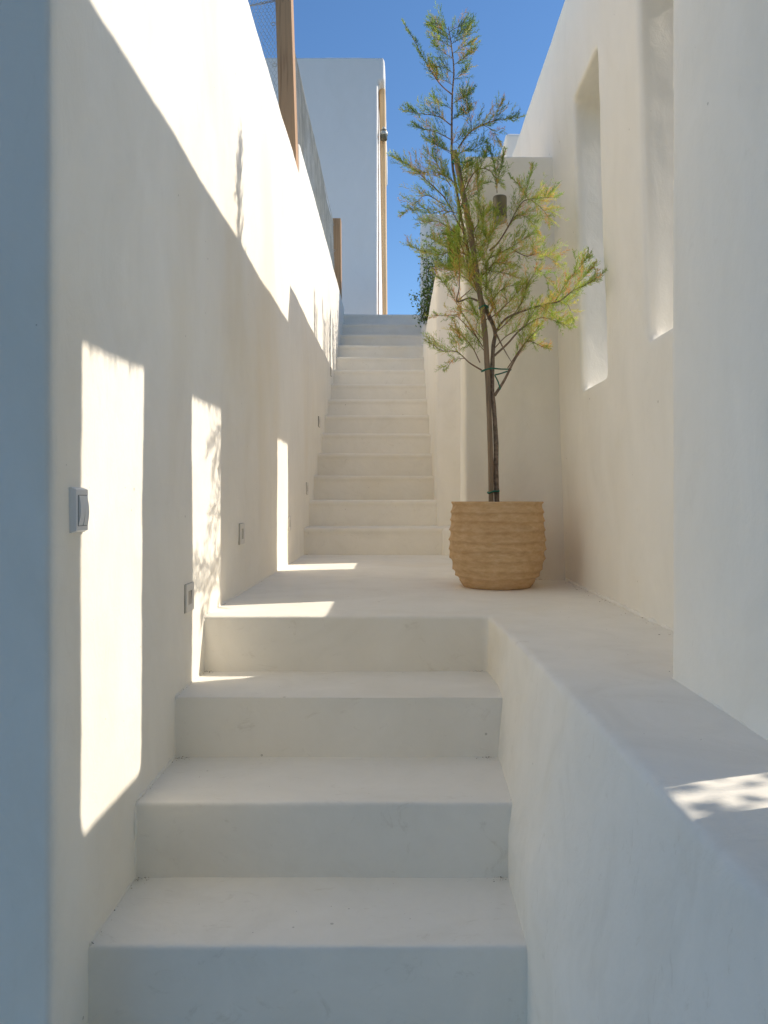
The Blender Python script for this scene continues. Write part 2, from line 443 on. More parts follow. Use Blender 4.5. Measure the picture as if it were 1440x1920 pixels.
tag(tl, 'small round weathered lamp on the tan strip painted as warm shade on the house', 'lamp')
lc = tl.location
b = MB(); b.lathe(lc + Vector((0, -.04, -.075)), [(.035, 0), (.05, .01), (.052, .12), (.04, .15)], 20)
lb2 = b.build('lamp_body', M_lamp, tl, True)
b = MB(); b.lathe(lc + Vector((0, -.04, -.005)), [(.054, 0), (.058, .005), (.058, .04), (.054, .045)], 20)
b.build('guard_ring', M_wire, lb2, True)
b = MB(); b.lathe(lc + Vector((0, -.04, .07)), [(.022, 0), (.024, .03), (.015, .045)], 14)
b.build('mounting_stub', M_wire, tl, True)

# ------------------------------------------------------------------ fence on the left wall
fe = tag(empty('fence', W(-.66, 4.78, 2.05)), 'timber post and chicken wire fence along the top of the left wall', 'fence')
def post(bot, topp, d0, d1, wd):
    b = MB()
    (xb, hb_), (xt, ht_) = bot, topp
    b.hexa([W(xb - wd, d0, hb_), W(xb, d0, hb_), W(xb, d1, hb_), W(xb - wd, d1, hb_),
            W(xt - wd, d0, ht_), W(xt, d0, ht_), W(xt, d1, ht_), W(xt - wd, d1, ht_)])
    o = b.build('post', M_wood, fe)
    bv = o.modifiers.new('b', 'BEVEL'); bv.width = .004; bv.segments = 2
    return o
posts = [post((-.609, 2.03), (-.648, 3.25), 4.715, 4.835, .098)]
posts.append(post((-.612, 2.20), (-.618, 3.15), 8.62, 8.74, .092))
def hexnet(org, u, v, lu, lv, cell=.021, r=.0009, sag=0.0, jit=.0012):
    """hexagonal wire netting in the plane org + u*a + v*b"""
    b = MB(); u = u.normalized(); v = v.normalized(); n = u.cross(v)
    hx = cell; hy = cell * .866
    def P(a, c):
        q = org + u * a + v * c
        q = q + n * (noise.noise(Vector((a * 1.7, c * 2.3, 1.5))) * .018 + noise.noise(Vector((a * 6, c * 6, 4))) * .004)
        return q
    rows = int(lv / hy); cols = int(lu / hx)
    for j in range(rows):
        for i in range(cols):
            a = (i + (.5 if j % 2 else 0)) * hx; c = j * hy
            p0 = P(a, c); p1 = P(a, c + hy * .38)
            p2 = P(a + hx / 2, c + hy); p3 = P(a - hx / 2, c + hy)
            for s, e, rr in ((p0, p1, r * 1.5), (p1, p2, r), (p1, p3, r)):
                w_ = (e - s).cross(n)
                if w_.length < 1e-9: continue
                w_ = w_.normalized() * rr; nn = n * rr
                b.add([s + w_, s - w_ * .5 + nn * .87, s - w_ * .5 - nn * .87, e + w_, e - w_ * .5 + nn * .87, e - w_ * .5 - nn * .87],
                      [(0, 1, 4, 3), (1, 2, 5, 4), (2, 0, 3, 5)])
    return b
o = hexnet(W(-.70, 4.84, 2.20), Vector((0, 1, 0)), Vector((0, 0, 1)), 3.8, .90).build('wire_netting', M_wire, fe)
o['kind'] = 'stuff'
o = hexnet(W(-.745, 4.80, 1.95), Vector((-1, .12, 0)), Vector((0, 0, 1)), .7, 1.22, cell=.024).build('wire_netting', M_wire, fe)
o['kind'] = 'stuff'
def twist(p0, p1, r, pitch, wr, n=None):
    b = MB(); ax = (p1 - p0); ln = ax.length; ax.normalize(); u = ax.orthogonal().normalized(); v = ax.cross(u)
    k = max(8, int(ln / pitch * 8))
    for ph in (0, math.pi):
        pts = []
        for i in range(k + 1):
            s = i / k * ln; a = ph + s / pitch * 2 * math.pi
            rr = r * (1 + .5 * noise.noise(Vector((s * 9, ph, 0))))
            pts.append(p0 + ax * s + (u * math.cos(a) + v * math.sin(a)) * rr - Vector((0, 0, 1)) * .02 * math.sin(math.pi * i / k))
        b.tube(pts, wr, 4)
    return b
twist(W(-.70, 4.84, 3.10), W(-.70, 8.66, 3.10), .002, .06, .0016).build('top_wire', M_wire, fe)
twist(W(-.735, 4.78, 3.105), W(-1.45, 4.95, 3.13), .005, .05, .0028).build('top_wire', M_wire, fe)
for (xx, dd_, hh_) in ((-.752, 4.73, 2.92), (-.745, 4.73, 2.67), (-.705, 8.61, 3.07), (-.69, 8.61, 2.78), (-.69, 8.61, 2.50)):
    b = MB(); c = W(xx, dd_, hh_)
    b.tube([c + Vector((.014 * math.cos(a), -.004, .011 * math.sin(a))) for a in [i * .7 for i in range(9)]], .0022, 5)
    b.build('staple', M_wire, posts[0] if dd_ < 6 else posts[1])

# ------------------------------------------------------------------ switch and recessed lights on the left wall
XL = -.605
sw = tag(empty('light_switch', W(XL, 1.45, -.02)), 'white rocker light switch on the left wall beside the sun patch', 'switch')
s0, s1 = 1.424, 1.486
def bev(o, wd, sg=2):
    m_ = o.modifiers.new('b', 'BEVEL'); m_.width = wd; m_.segments = sg; return o
b = MB(); b.box(XL - .01, XL + .0045, s0, s1, -.0640, .0215)
bev(b.build('back_plate', M_plas, sw), .0008)
b = MB(); b.hexa([W(XL + .004, s0 + .0005, -.063), W(XL + .004, s0 + .0005, .0205), W(XL + .004, s1 - .0005, .0205), W(XL + .004, s1 - .0005, -.063),
                  W(XL + .0115, s0 + .0035, -.060), W(XL + .0115, s0 + .0035, .0175), W(XL + .0115, s1 - .0035, .0175), W(XL + .0115, s1 - .0035, -.060)][::1])
o = b.build('frame', M_plas, sw); bev(o, .0012)
for k, (ya, yb) in enumerate(((s0 + .012, s0 + .0305), (s0 + .0315, s1 - .012))):
    b = MB(); vs_ = []; fs_ = []
    N = 14
    for i in range(N + 1):
        u_ = i / N; h_ = -.0505 + u_ * .0565
        bul = .0120 + .0042 * math.sin(math.pi * u_) ** .9 + (.0015 * (1 - u_) if k else .0015 * u_)
        for (yy, xx) in ((ya, .008), (ya, bul), (yb, bul), (yb, .008)):
            vs_.append(W(XL + xx, yy, h_))
    for i in range(N):
        for q in range(3):
            a = i * 4 + q; fs_.append((a, a + 1, a + 5, a + 4))
    fs_.append((0, 3, 2, 1)); fs_.append((N * 4, N * 4 + 1, N * 4 + 2, N * 4 + 3))
    b.add(vs_, fs_); b.build('rocker', M_plas, sw)
b = MB(); b.box(XL + .0100, XL + .0119, s0 + .0110, s1 - .0110, -.0515, .0070); b.build('gap_shadow_line', M_dark, sw)

spots = [(2.235, -.287, 'recessed white step light beside the second sun patch'),
         (3.00, -.137, 'recessed white step light above the landing edge on the left wall'),
         (4.34, -.140, 'recessed white step light touching the third narrow sun patch'),
         (5.22, .069, 'recessed white step light beside the second upper step'),
         (6.05, .605, 'recessed white step light beside the fifth upper step'),
         (7.14, 1.18, 'highest small recessed step light near the shadow edge')]
for (dd_, hh_, lab) in spots:
    e = tag(empty('step_light', W(XL, dd_, hh_)), lab, 'light', 'recessed step lights along the left wall')
    a = .040
    b = MB()
    for (y0, y1, z0, z1) in ((-a, -a * .52, -a, a), (a * .52, a, -a, a), (-a * .52, a * .52, a * .5, a), (-a * .52, a * .52, -a, -a * .5)):
        b.box(XL - .02, XL + .0075, dd_ + y0, dd_ + y1, hh_ + z0, hh_ + z1)
    b.build('frame', M_plas2, e)
    b = MB(); b.hexa([W(XL - .01, dd_ - a * .51, hh_ - a * .5), W(XL + .0068, dd_ - a * .51, hh_ - a * .5), W(XL + .0068, dd_ + a * .51, hh_ - a * .5), W(XL - .01, dd_ + a * .51, hh_ - a * .5),
                      W(XL - .01, dd_ - a * .51, hh_ + a * .5), W(XL + .0036, dd_ - a * .51, hh_ + a * .5), W(XL + .0036, dd_ + a * .51, hh_ + a * .5), W(XL - .01, dd_ + a * .51, hh_ + a * .5)])
    b.build('reflector', M_recess, e)
    b = MB(); b.box(XL - .02, XL + .003, dd_ - a - .0016, dd_ + a + .001, hh_ - a - .001, hh_ + a + .001); b.build('gap_rim', M_rim, e)

# ------------------------------------------------------------------ wall lamp on the cross wall
lp = W((937.5 - VX) * 3.43 / F, 3.435, (VY - 418) * 3.435 / F)
wl = tag(empty('wall_lamp', lp), 'olive bronze cylinder wall lamp behind the tree foliage', 'lamp')
b = MB(); b.lathe(lp, [(.0300, .030), (.0310, .032), (.0310, .110), (.0295, .116), (.022, .118)], 32); lbody = b.build('lamp_body', M_lamp, wl, True)
b = MB(); b.lathe(lp, [(.0322, .022), (.0325, .024), (.0325, .028), (.0322, .030)], 32); b.build('band', M_dark, lbody, True)
b = MB(); b.lathe(lp, [(.022, 0), (.0285, .003), (.0295, .010), (.0295, .024)], 32); b.build('glass', M_glass, wl, True)
b = MB(); b.box(lp.x - .018, lp.x + .018, 3.44, 3.52, lp.z - E + .045, lp.z - E + .10); b.build('bracket', M_lamp, wl)

# ------------------------------------------------------------------ clay pot
pc = W((932 - VX) * 3.23 / F, 3.23, HL)
pot = tag(empty('plant_pot', pc), 'round ridged terracotta pot holding the young tree on the landing', 'pot')
k = 3.23 / F / 4.5
ridge = [(935, 258), (924, 284), (880, 318), (838, 354), (782, 379), (692, 402), (616, 409), (540, 409), (457, 405), (377, 399), (306, 393), (228, 386)]
prof = [(.05, 935, 0, 0)]
for i in range(len(ridge) - 1):
    (y0, r0), (y1, r1) = ridge[i], ridge[i + 1]
    for s in range(9):
        u_ = s / 9
        dip = 0 if i < 1 else 15 * math.sin(math.pi * u_ ** 1.6) ** .6
        if i == 0: dip = -9 * math.sin(math.pi * u_)
        if i == 1: dip = -2 * math.sin(math.pi * u_)
        prof.append((r0 + (r1 - r0) * u_, y0 + (y1 - y0) * u_, i, dip))
prof += [(386, 228, 99, 0), (386, 221, 99, 0), (383, 217, 99, 0), (370, 217, 99, 0), (356, 219, 99, 0), (350, 235, 99, 0), (348, 275, 99, 0), (10, 280, 99, 0)]
b = MB(); N = 144; vs_ = []; fs_ = []
for j, (r, y, i, dip) in enumerate(prof):
    for q in range(N):
        a = 2 * math.pi * q / N
        ca, sa = math.cos(a), math.sin(a)
        dz = noise.noise(Vector((ca * 1.5, sa * 1.5, y * .012))) * 7 + noise.noise(Vector((ca * 4, sa * 4, y * .02))) * 4 if 0 < i < 50 else 0
        dr = noise.noise(Vector((ca * 3, sa * 3, y * .02 + 9))) * 3.0 if i < 50 else 0
        if i < 50: dr -= dip * (.9 + .5 * noise.noise(Vector((ca * 2.2, sa * 2.2, i * 3.1))))
        if i >= 50: dz = noise.noise(Vector((ca * 2, sa * 2, 3))) * 1.5
        zz = max(0.0005, (935 - y - dz) * k)
        vs_.append((pc.x + (r + dr) * k * ca, pc.y + (r + dr) * k * sa, pc.z + zz))
for j in range(len(prof) - 1):
    for q in range(N):
        a = j * N + q; c = j * N + (q + 1) % N
        fs_.append((a, c, c + N, a + N))
fs_.append(tuple(range(N))[::-1])
b.add(vs_, fs_)
b.build('pot_body', M_pot, pot, True)
b = MB(); vs_ = []; fs_ = []
for i in range(12):
    for q in range(48):
        a = 2 * math.pi * q / 48; r = 346 * k * i / 11
        x, y = r * math.cos(a), r * math.sin(a)
        vs_.append((pc.x + x, pc.y + y, pc.z + (935 - 268) * k + .012 * noise.noise(Vector((x * 20, y * 20, 0)))))
for i in range(11):
    for q in range(48):
        a = i * 48 + q; c = i * 48 + (q + 1) % 48
        fs_.append((a, c, c + 48, a + 48))
b.add(vs_, fs_); b.build('soil', M_soil, pot, True)

# ------------------------------------------------------------------ tree (young tamarisk) and stake
DT = 3.23
def smooth_path(pts, n):
    """Catmull-Rom through (x, y, depth offset) pixel points -> world points"""
    P = [px(x, y, DT + dz) for x, y, dz in pts]
    if len(P) == 2: P = [P[0], P[0].lerp(P[1], .5), P[1]]
    out_ = []
    Q = [P[0] * 2 - P[1]] + P + [P[-1] * 2 - P[-2]]
    for i in range(1, len(Q) - 2):
        for s in range(n):
            u_ = s / n
            a, b_, c, d = Q[i - 1], Q[i], Q[i + 1], Q[i + 2]
            out_.append(.5 * ((2 * b_) + (-a + c) * u_ + (2 * a - 5 * b_ + 4 * c - d) * u_ ** 2 + (-a + 3 * b_ - 3 * c + d) * u_ ** 3))
    out_.append(P[-1]); return out_

tree = tag(empty('tamarisk_tree', W((931 - VX) * DT / F, DT, HL + .29)), 'slender young tree with feathery yellow green foliage growing in the clay pot', 'tree')
stem = [(934, 966, .005), (932, 948, .005), (930, 880, .005), (930, 831, .003), (926, 764, 0), (923, 735, 0), (923, 692, 0), (925, 648, 0), (928, 622, .01), (915, 587, .015), (905, 566, .02),
        (894, 530, .02), (880, 480, .02), (867, 420, .02), (855, 350, .02), (848, 305, .01), (847, 250, 0), (848, 180, 0), (851, 133, 0), (847, 90, 0), (842, 58, 0), (841, 50, 0)]
sp_ = smooth_path(stem, 5)
def srad(i, n):
    u_ = i / n
    return max(.0013, .0112 * (1 - u_) ** .75 * (1 + .55 * max(0, .05 - u_) / .05) + .0006)
b = MB()
rr = [srad(i, len(sp_)) * (1 + .15 * noise.noise(p_ * 25)) for i, p_ in enumerate(sp_)]
b.tube(sp_, rr, 10); b.build('trunk', M_bark, tree, True)

stake = tag(empty('plant_stake', W((915 - VX) * DT / F, DT - .02, HL + .29)), 'peeled wooden stake tied to the tree trunk with green ties', 'stake')
sk = smooth_path([(922, 966, -.012), (921, 948, -.012), (920, 866, -.012), (916, 745, -.012), (910, 633, -.014), (898, 540, -.016), (885, 455, -.02), (869, 365, -.02), (852, 283, -.02)], 6)
b = MB(); b.tube(sk, [(.0112 + .0008 * i / len(sk)) * (1 + .12 * noise.noise(p_ * 14)) for i, p_ in enumerate(sk)], 12)
b.build('stake_pole', M_stake, stake, True)
def tie(cx_, cy_, rx, tilt=0, ry=.026, name='tie'):
    c = px(cx_, cy_, DT - .01); b = MB(); pts = []
    for i in range(25):
        a = 2 * math.pi * i / 24
        pts.append(c + Vector((rx * math.cos(a), ry * math.sin(a), tilt * math.cos(a) + .002 * math.sin(3 * a))))
    b.tube(pts, .0035, 6); return b.build(name, M_tie, stake, True)
tie(925, 922, .0235, .004, .017); tie(907, 577, .019, .002, .03); tie(872, 386, .016, .001, .02); tie(854, 303, .0145, .002, .018)
def strap(pts, r=.0028):
    b = MB(); b.tube(smooth_path(pts, 6), r, 6); b.build('tie', M_tie, stake, True)
strap([(904, 695, -.045), (920, 691, -.05), (940, 692, -.03), (958, 693, 0), (940, 700, .03), (928, 703, .02)], .003)
strap([(904, 695, -.045), (903, 697, 0), (908, 695, .02)])
strap([(928, 704, .0), (934, 716, -.01), (938, 730, -.02)])
strap([(852, 303, -.03), (868, 305, -.03), (884, 300, -.02)])

# branches: pixel polylines traced on the tree, then spread in depth
BR = [  # (points, base radius, foliage start, density, lushness)
 ([(927, 742), (945, 714), (961, 682), (975, 659), (990, 640), (1017, 650)], .0085, .55, 1.0, 1.0),
 ([(911, 584), (930, 625), (945, 655), (961, 682)], .0065, 2, 0, 0),
 ([(927, 667), (952, 644), (973, 621), (1007, 598), (1030, 598), (1064, 611)], .0060, .35, .95, 1.0),
 ([(931, 619), (948, 598), (973, 586), (1013, 573), (1048, 565), (1073, 546), (1098, 534), (1121, 519)], .0062, .35, 1.0, 1.0),
 ([(1040, 567), (1062, 530), (1084, 504), (1101, 484)], .0025, .1, 1.0, .8),
 ([(915, 573), (935, 548), (950, 538), (975, 533)], .0035, .2, .9, .9),
 ([(911, 545), (912, 519), (913, 490), (932, 477), (963, 461), (990, 442)], .0055, .35, 1.2, 1.0),
 ([(912, 519), (922, 500), (934, 480)], .0035, .4, .6, .8),
 ([(955, 464), (986, 480), (1011, 475), (1044, 492)], .003, .1, 1.3, 1.2),
 ([(977, 571), (990, 532), (1005, 508)], .002, .1, .8, .8),
 ([(1000, 500), (1020, 515), (1030, 545)], .0016, .1, .8, .7),
 ([(898, 565), (880, 559), (857, 565), (861, 540), (861, 500), (856, 455)], .0055, .45, 1.0, 1.1),
 ([(857, 565), (880, 545), (900, 528)], .003, .3, .5, .8),
 ([(905, 650), (870, 592), (840, 542), (815, 512)], .0028, .45, .8, .7),
 ([(903, 694), (880, 680), (857, 660), (827, 657), (807, 641)], .0042, .35, 1.2, 1.0),
 ([(870, 672), (850, 675), (838, 690)], .0016, .1, .8, .7),
 ([(897, 636), (865, 601), (851, 592), (813, 592)], .0025, .35, .6, .7),
 ([(900, 680), (885, 650), (868, 630), (858, 622)], .003, .2, 1.1, 1.1),
 ([(859, 278), (879, 250), (907, 233), (934, 225), (966, 221)], .0048, .12, 1.2, .9),
 ([(925, 228), (932, 210), (940, 192)], .0015, .1, .9, .7),
 ([(905, 234), (925, 245), (933, 262)], .0015, .1, 1.0, .8),
 ([(885, 245), (880, 215), (868, 180)], .0018, .1, 1.2, .9),
 ([(848, 178), (823, 155), (795, 111), (773, 69), (759, 47)], .0034, .25, .8, .45),
 ([(823, 155), (815, 140), (808, 120)], .0014, .1, .9, .7),
 ([(846, 235), (823, 219), (795, 214), (768, 210)], .0030, .1, 1.2, .9),
 ([(846, 262), (823, 250), (795, 242), (785, 240)], .0026, .1, 1.2, .9),
 ([(846, 285), (820, 272), (800, 262)], .002, .1, 1.1, .8),
 ([(843, 389), (832, 369), (804, 342), (773, 314), (745, 299)], .0042, .2, 1.4, 1.15),
 ([(832, 383), (800, 366), (780, 380), (760, 398)], .0028, .15, 1.1, .9),
 ([(846, 350), (830, 325), (815, 300), (803, 288)], .0026, .1, 1.2, 1.0),
 ([(873, 355), (883, 333), (897, 317), (918, 320), (937, 345)], .0042, .2, .7, .6),
 ([(932, 362), (930, 330), (926, 305), (919, 280)], .0020, .05, 1.1, .8),
 ([(932, 345), (938, 315), (942, 290)], .0016, .05, 1.1, .7),
 ([(897, 420), (896, 370), (895, 322)], .0022, .05, 1.1, .9),
 ([(895, 330), (905, 300), (910, 290)], .0016, .05, .9, .7),
 ([(918, 470), (934, 455), (951, 428), (976, 383), (996, 373), (1034, 370)], .0052, .35, 1.3, 1.1),
 ([(992, 375), (978, 352), (959, 333)], .0022, .1, .4, .5),
 ([(985, 372), (990, 345), (997, 322)], .0016, .05, .9, .7),
 ([(996, 375), (1015, 390), (1030, 410)], .002, .05, 1.3, 1.0),
 ([(945, 440), (968, 405), (990, 410), (1005, 430)], .0022, .1, 1.2, 1.0),
 ([(905, 566), (885, 520), (872, 480), (856, 440)], .004, .2, 1.3, 1.2),
 ([(880, 480), (850, 470), (820, 478), (770, 463)], .0034, .15, 1.2, 1.0),
 ([(872, 450), (845, 430), (820, 415), (800, 418)], .0030, .1, 1.4, 1.1),
 ([(866, 430), (850, 400), (838, 370)], .0030, .1, 1.2, 1.0),
 ([(893, 530), (915, 505), (930, 492), (955, 497)], .003, .1, 1.3, 1.1),
 ([(882, 490), (905, 460), (925, 430), (930, 405)], .0032, .1, 1.4, 1.1),
 ([(875, 460), (890, 430), (905, 405), (915, 395)], .0028, .1, 1.2, 1.0),
 ([(893, 540), (870, 520), (845, 505), (828, 498)], .003, .1, 1.2, 1.1),
 ([(888, 510), (868, 500), (850, 520), (838, 528)], .0026, .1, 1.1, 1.0),
 ([(928, 625), (955, 600), (980, 565), (985, 545)], .003, .2, 1.1, 1.0),
 ([(925, 655), (950, 630), (985, 610), (1005, 575)], .003, .2, .9, 1.0),
 ([(952, 690), (975, 655), (1000, 625), (1012, 612)], .003, .2, .8, .9),
 ([(915, 600), (940, 580), (960, 560), (970, 545)], .003, .1, 1.1, 1.0),
 ([(1013, 573), (1035, 590), (1048, 605)], .002, .1, 1.1, .9),
 ([(1048, 565), (1065, 572), (1073, 595)], .002, .1, 1.0, .8),
 ([(1073, 546), (1090, 525), (1105, 508)], .002, .05, 1.2, .9),
 ([(850, 340), (835, 330), (812, 322), (790, 325)], .002, .1, 1.1, 1.0),
 ([(858, 400), (835, 395), (810, 400), (785, 395)], .002, .1, 1.1, 1.0),
 ([(870, 470), (858, 480), (840, 465), (815, 450)], .002, .1, 1.2, 1.0),
 ([(890, 500), (905, 480), (915, 460), (910, 440)], .002, .1, 1.3, 1.1),
 ([(890, 520), (920, 510), (945, 512), (965, 520)], .002, .1, 1.1, 1.0),
 ([(905, 600), (890, 585), (875, 580), (860, 588)], .002, .1, .9, .9),
 ([(910, 660), (890, 640), (870, 645), (850, 640)], .002, .1, .9, .9),
 ([(860, 390), (880, 370), (890, 350), (905, 345)], .002, .1, 1.0, .9),
 ([(848, 300), (865, 285), (885, 280), (905, 268)], .002, .1, 1.0, .9),
]
# short shoots all the way up the leader
for (x, y, s) in ((849, 160, -1), (850, 150, 1), (851, 138, -1), (850, 122, 1), (850, 110, -1), (849, 100, 1), (848, 90, -1), (847, 82, 1), (846, 76, -1), (845, 72, 1),
                  (844, 66, -1), (843, 60, 1), (842, 56, -1), (848, 195, 1), (847, 205, -1), (847, 225, 1), (847, 270, 1), (848, 290, -1), (852, 330, 1), (856, 345, -1)):
    ln = random.uniform(22, 38)
    BR.append(([(x, y), (x + s * ln * .55, y - ln * .35), (x + s * ln * .95, y - ln * random.uniform(.4, .8))], .0013, .05, 1.25, .85))
FRONT = len(BR)
for pts in ([(905, 560), (888, 540), (880, 515), (890, 490)], [(890, 520), (872, 500), (868, 470), (860, 450)], [(884, 480), (893, 455), (888, 425), (880, 400)],
            [(872, 430), (862, 400), (866, 375), (858, 350)], [(912, 600), (925, 575), (920, 550), (905, 530)], [(880, 470), (870, 455), (852, 445), (838, 440)],
            [(862, 380), (872, 350), (868, 325), (860, 300)], [(908, 640), (893, 620), (896, 595), (886, 575)], [(925, 640), (935, 610), (928, 585), (915, 560)],
            [(900, 545), (918, 525), (915, 500), (905, 480)], [(876, 450), (900, 440), (906, 420), (900, 395)]):
    BR.append((pts, .0022, .05, 1.0, 1.0))
fol = MB(); rnd = random.Random(11)
GREEN = [(.24, .33, .055), (.33, .43, .08), (.42, .50, .10), (.52, .58, .15), (.62, .62, .16)]
DRY = [(.74, .43, .14), (.76, .50, .17), (.62, .36, .11), (.70, .54, .17)]
COOL = [(.14, .22, .07), (.18, .27, .085), (.25, .32, .10)]
def spear(p, d, ln, wd, col):
    s = d.cross(Vector((rnd.uniform(-1, 1), rnd.uniform(-1, 1), rnd.uniform(-1, 1))))
    if s.length < 1e-5: return
    s = s.normalized() * wd * .5
    fol.add([p - s, p + s, p + d * ln], [(0, 1, 2)], col)
def jitter(d, ang, up=0.0):
    ax = d.orthogonal().normalized(); ax = Matrix.Rotation(rnd.uniform(0, 2 * math.pi), 3, d) @ ax
    q = Matrix.Rotation(ang, 3, ax) @ d
    q.z += up; return q.normalized()
def spray(p, d, ln, col, tipcol):
    """feathery branchlet: a curved axis with short forward-pointing shoots, each set with fine needles"""
    seg_ = 5; q = p.copy(); dd_ = d.copy()
    step = ln / seg_
    for i in range(seg_):
        u_ = i / seg_
        nx = q + dd_ * step
        sd = dd_.orthogonal().normalized() * .0006
        c = tuple(a + (b2 - a) * u_ for a, b2 in zip(col, tipcol))
        fol.add([q - sd, q + sd, nx], [(0, 1, 2)], c)
        s2 = dd_.cross(sd).normalized() * .0006
        fol.add([q - s2, q + s2, nx], [(0, 1, 2)], c)
        for k_ in range(3):
            l2 = ln * rnd.uniform(.22, .42) * (1 - .55 * u_)
            d2 = jitter(dd_, R(rnd.uniform(24, 46)), .12)
            pp = q.lerp(nx, rnd.random())
            c2 = tuple(x * rnd.uniform(.82, 1.2) for x in c)
            spear(pp, d2, l2, .0019, c2)
            for m_ in range(3):
                p3 = pp + d2 * l2 * rnd.uniform(.15, .8)
                spear(p3, jitter(d2, R(rnd.uniform(18, 40)), .05), rnd.uniform(.007, .014), .0015, c2)
        dd_ = jitter(dd_, R(rnd.uniform(0, 13)), .05); q = nx
for bi, (pts, r0, t0, dens, lush) in enumerate(BR):
    n = len(pts)
    y_av = sum(p_[1] for p_ in pts) / n
    amp = rnd.uniform(-.16, .16) * (.3 if y_av < 200 else .65 if y_av < 300 else 1)
    if FRONT <= bi < FRONT + 11: amp = -rnd.uniform(.08, .16)
    P3 = [(x, y, (amp if max(q_[0] for q_ in pts) < 985 else -abs(amp) * .4) * (i / (n - 1)) ** 1.3 - max(0, x - 940) / 130 * .40) for i, (x, y) in enumerate(pts)]
    path = smooth_path(P3, 6)
    b = MB(); N_ = len(path)
    b.tube(path, [max(.0008, r0 * .8 * (1 - .85 * i / N_)) for i in range(N_)], 6)
    b.build('branch', M_bark if r0 > .0045 else M_twig, tree, True)
    if dens <= 0: continue
    s = 0.0; tot = sum((path[i + 1] - path[i]).length for i in range(N_ - 1)); acc = 0
    nxt = t0 * tot; dry_c = rnd.random() * .6 + .1
    for i in range(N_ - 1):
        a, c = path[i], path[i + 1]; l_ = (c - a).length
        while nxt <= acc + l_ + 1e-9:
            p_ = a.lerp(c, (nxt - acc) / max(l_, 1e-9)); tg = (c - a).normalized(); u_ = nxt / tot
            ln = (.040 + .062 * math.sin(math.pi * min(1, .25 + .75 * u_)) ** .8) * lush * rnd.uniform(.7, 1.25)
            ang = R(rnd.uniform(22, 55)) * (1 - .45 * u_)
            dirn = jitter(tg, ang, .22)
            sunny = y_av < 320
            pal = COOL + GREEN[:3] if sunny else GREEN  # sunlit crown coloured darker and cooler, as it looks against the sky
            pdry = (.08 if sunny else .12) + (.25 if abs(u_ - dry_c) < .18 else 0)
            if rnd.random() < pdry: cc = rnd.choice(DRY); tc = rnd.choice(DRY + GREEN[3:])
            else:
                cc = rnd.choice(pal); tc = tuple(x * 1.15 for x in cc)
            spray(p_, dirn, ln, cc, tc)
            nxt += .0106 / dens * rnd.uniform(.5, 1.5)
        acc += l_
    spray(path[-1], (path[-1] - path[-3]).normalized(), .05 * lush, rnd.choice(GREEN), rnd.choice(GREEN))
o = fol.build('foliage', M_leaf, tree); o['kind'] = 'stuff'

# ------------------------------------------------------------------ shrub and reeds in the bed beyond
def leaf(mb, p, d, ln, wd, col):
    s = d.cross(Vector((rnd.uniform(-1, 1), rnd.uniform(-1, 1), rnd.uniform(-1, 1))))
    if s.length < 1e-5: return
    s = s.normalized() * wd * .5; n_ = d.cross(s).normalized() * wd * .12
    mb.add([p, p + d * ln * .45 + s + n_, p + d * ln, p + d * ln * .45 - s + n_], [(0, 1, 2, 3)], col)
shrub = tag(empty('shrub', W(.52, 8.1, 1.5)), 'dark small leaved shrub hanging over the wall near the top steps', 'shrub')
lv = MB(); stems = MB()
SH = [(.09, .15, .04), (.13, .19, .05), (.18, .25, .07), (.07, .11, .035), (.26, .32, .09)]
base = W(.45, 8.0, 1.62)
targets = [px(x, y, 8.1 + rnd.uniform(-.35, .35)) for x, y in
           ((800, 440), (815, 435), (835, 440), (850, 430), (806, 455), (840, 455), (796, 470), (788, 480), (820, 470), (805, 490), (850, 480), (830, 490), (794, 500), (788, 515),
            (806, 510), (797, 530), (792, 545), (800, 560), (786, 590), (790, 575), (776, 552), (781, 566), (804, 545), (795, 598), (786, 600), (845, 505), (860, 470), (870, 450), (812, 525))]
for tg in targets:
    hang = tg.z < base.z + .4
    b0 = base + Vector((rnd.uniform(-.1, .15), rnd.uniform(-.3, .3), 0))
    mid = b0.lerp(tg, .5) + Vector((rnd.uniform(-.04, .06), rnd.uniform(-.05, .05), .22 if hang else .06))
    pts = []
    for i in range(11):
        u_ = i / 10; pts.append(b0 * (1 - u_) ** 2 + mid * 2 * u_ * (1 - u_) + tg * u_ ** 2)
    stems.tube(pts, [.006 * (1 - .8 * i / 10) for i in range(11)], 5)
    for i in range(3, 11):
        for q in range(15):
            p_ = pts[i] + Vector((rnd.gauss(0, .032), rnd.gauss(0, .05), rnd.gauss(0, .032)))
            d_ = Vector((rnd.uniform(-1, 1), rnd.uniform(-1, 1), rnd.uniform(-.9, .7))).normalized()
            c = rnd.choice(SH); leaf(lv, p_, d_, rnd.uniform(.020, .036), rnd.uniform(.012, .020), c)
stems.build('stems', M_twig, shrub, True)
o = lv.build('leaves', M_shrub, shrub); o['kind'] = 'stuff'
dapple_shrub = tag(empty('shrub', W(2.0, 1.5, -.45)), 'unseen loose shrub added outside the near right wall to break up sunlight', 'shrub')
lv2 = MB(); st3 = MB()  # this unseen shrub is added to dapple the ledge sun patch
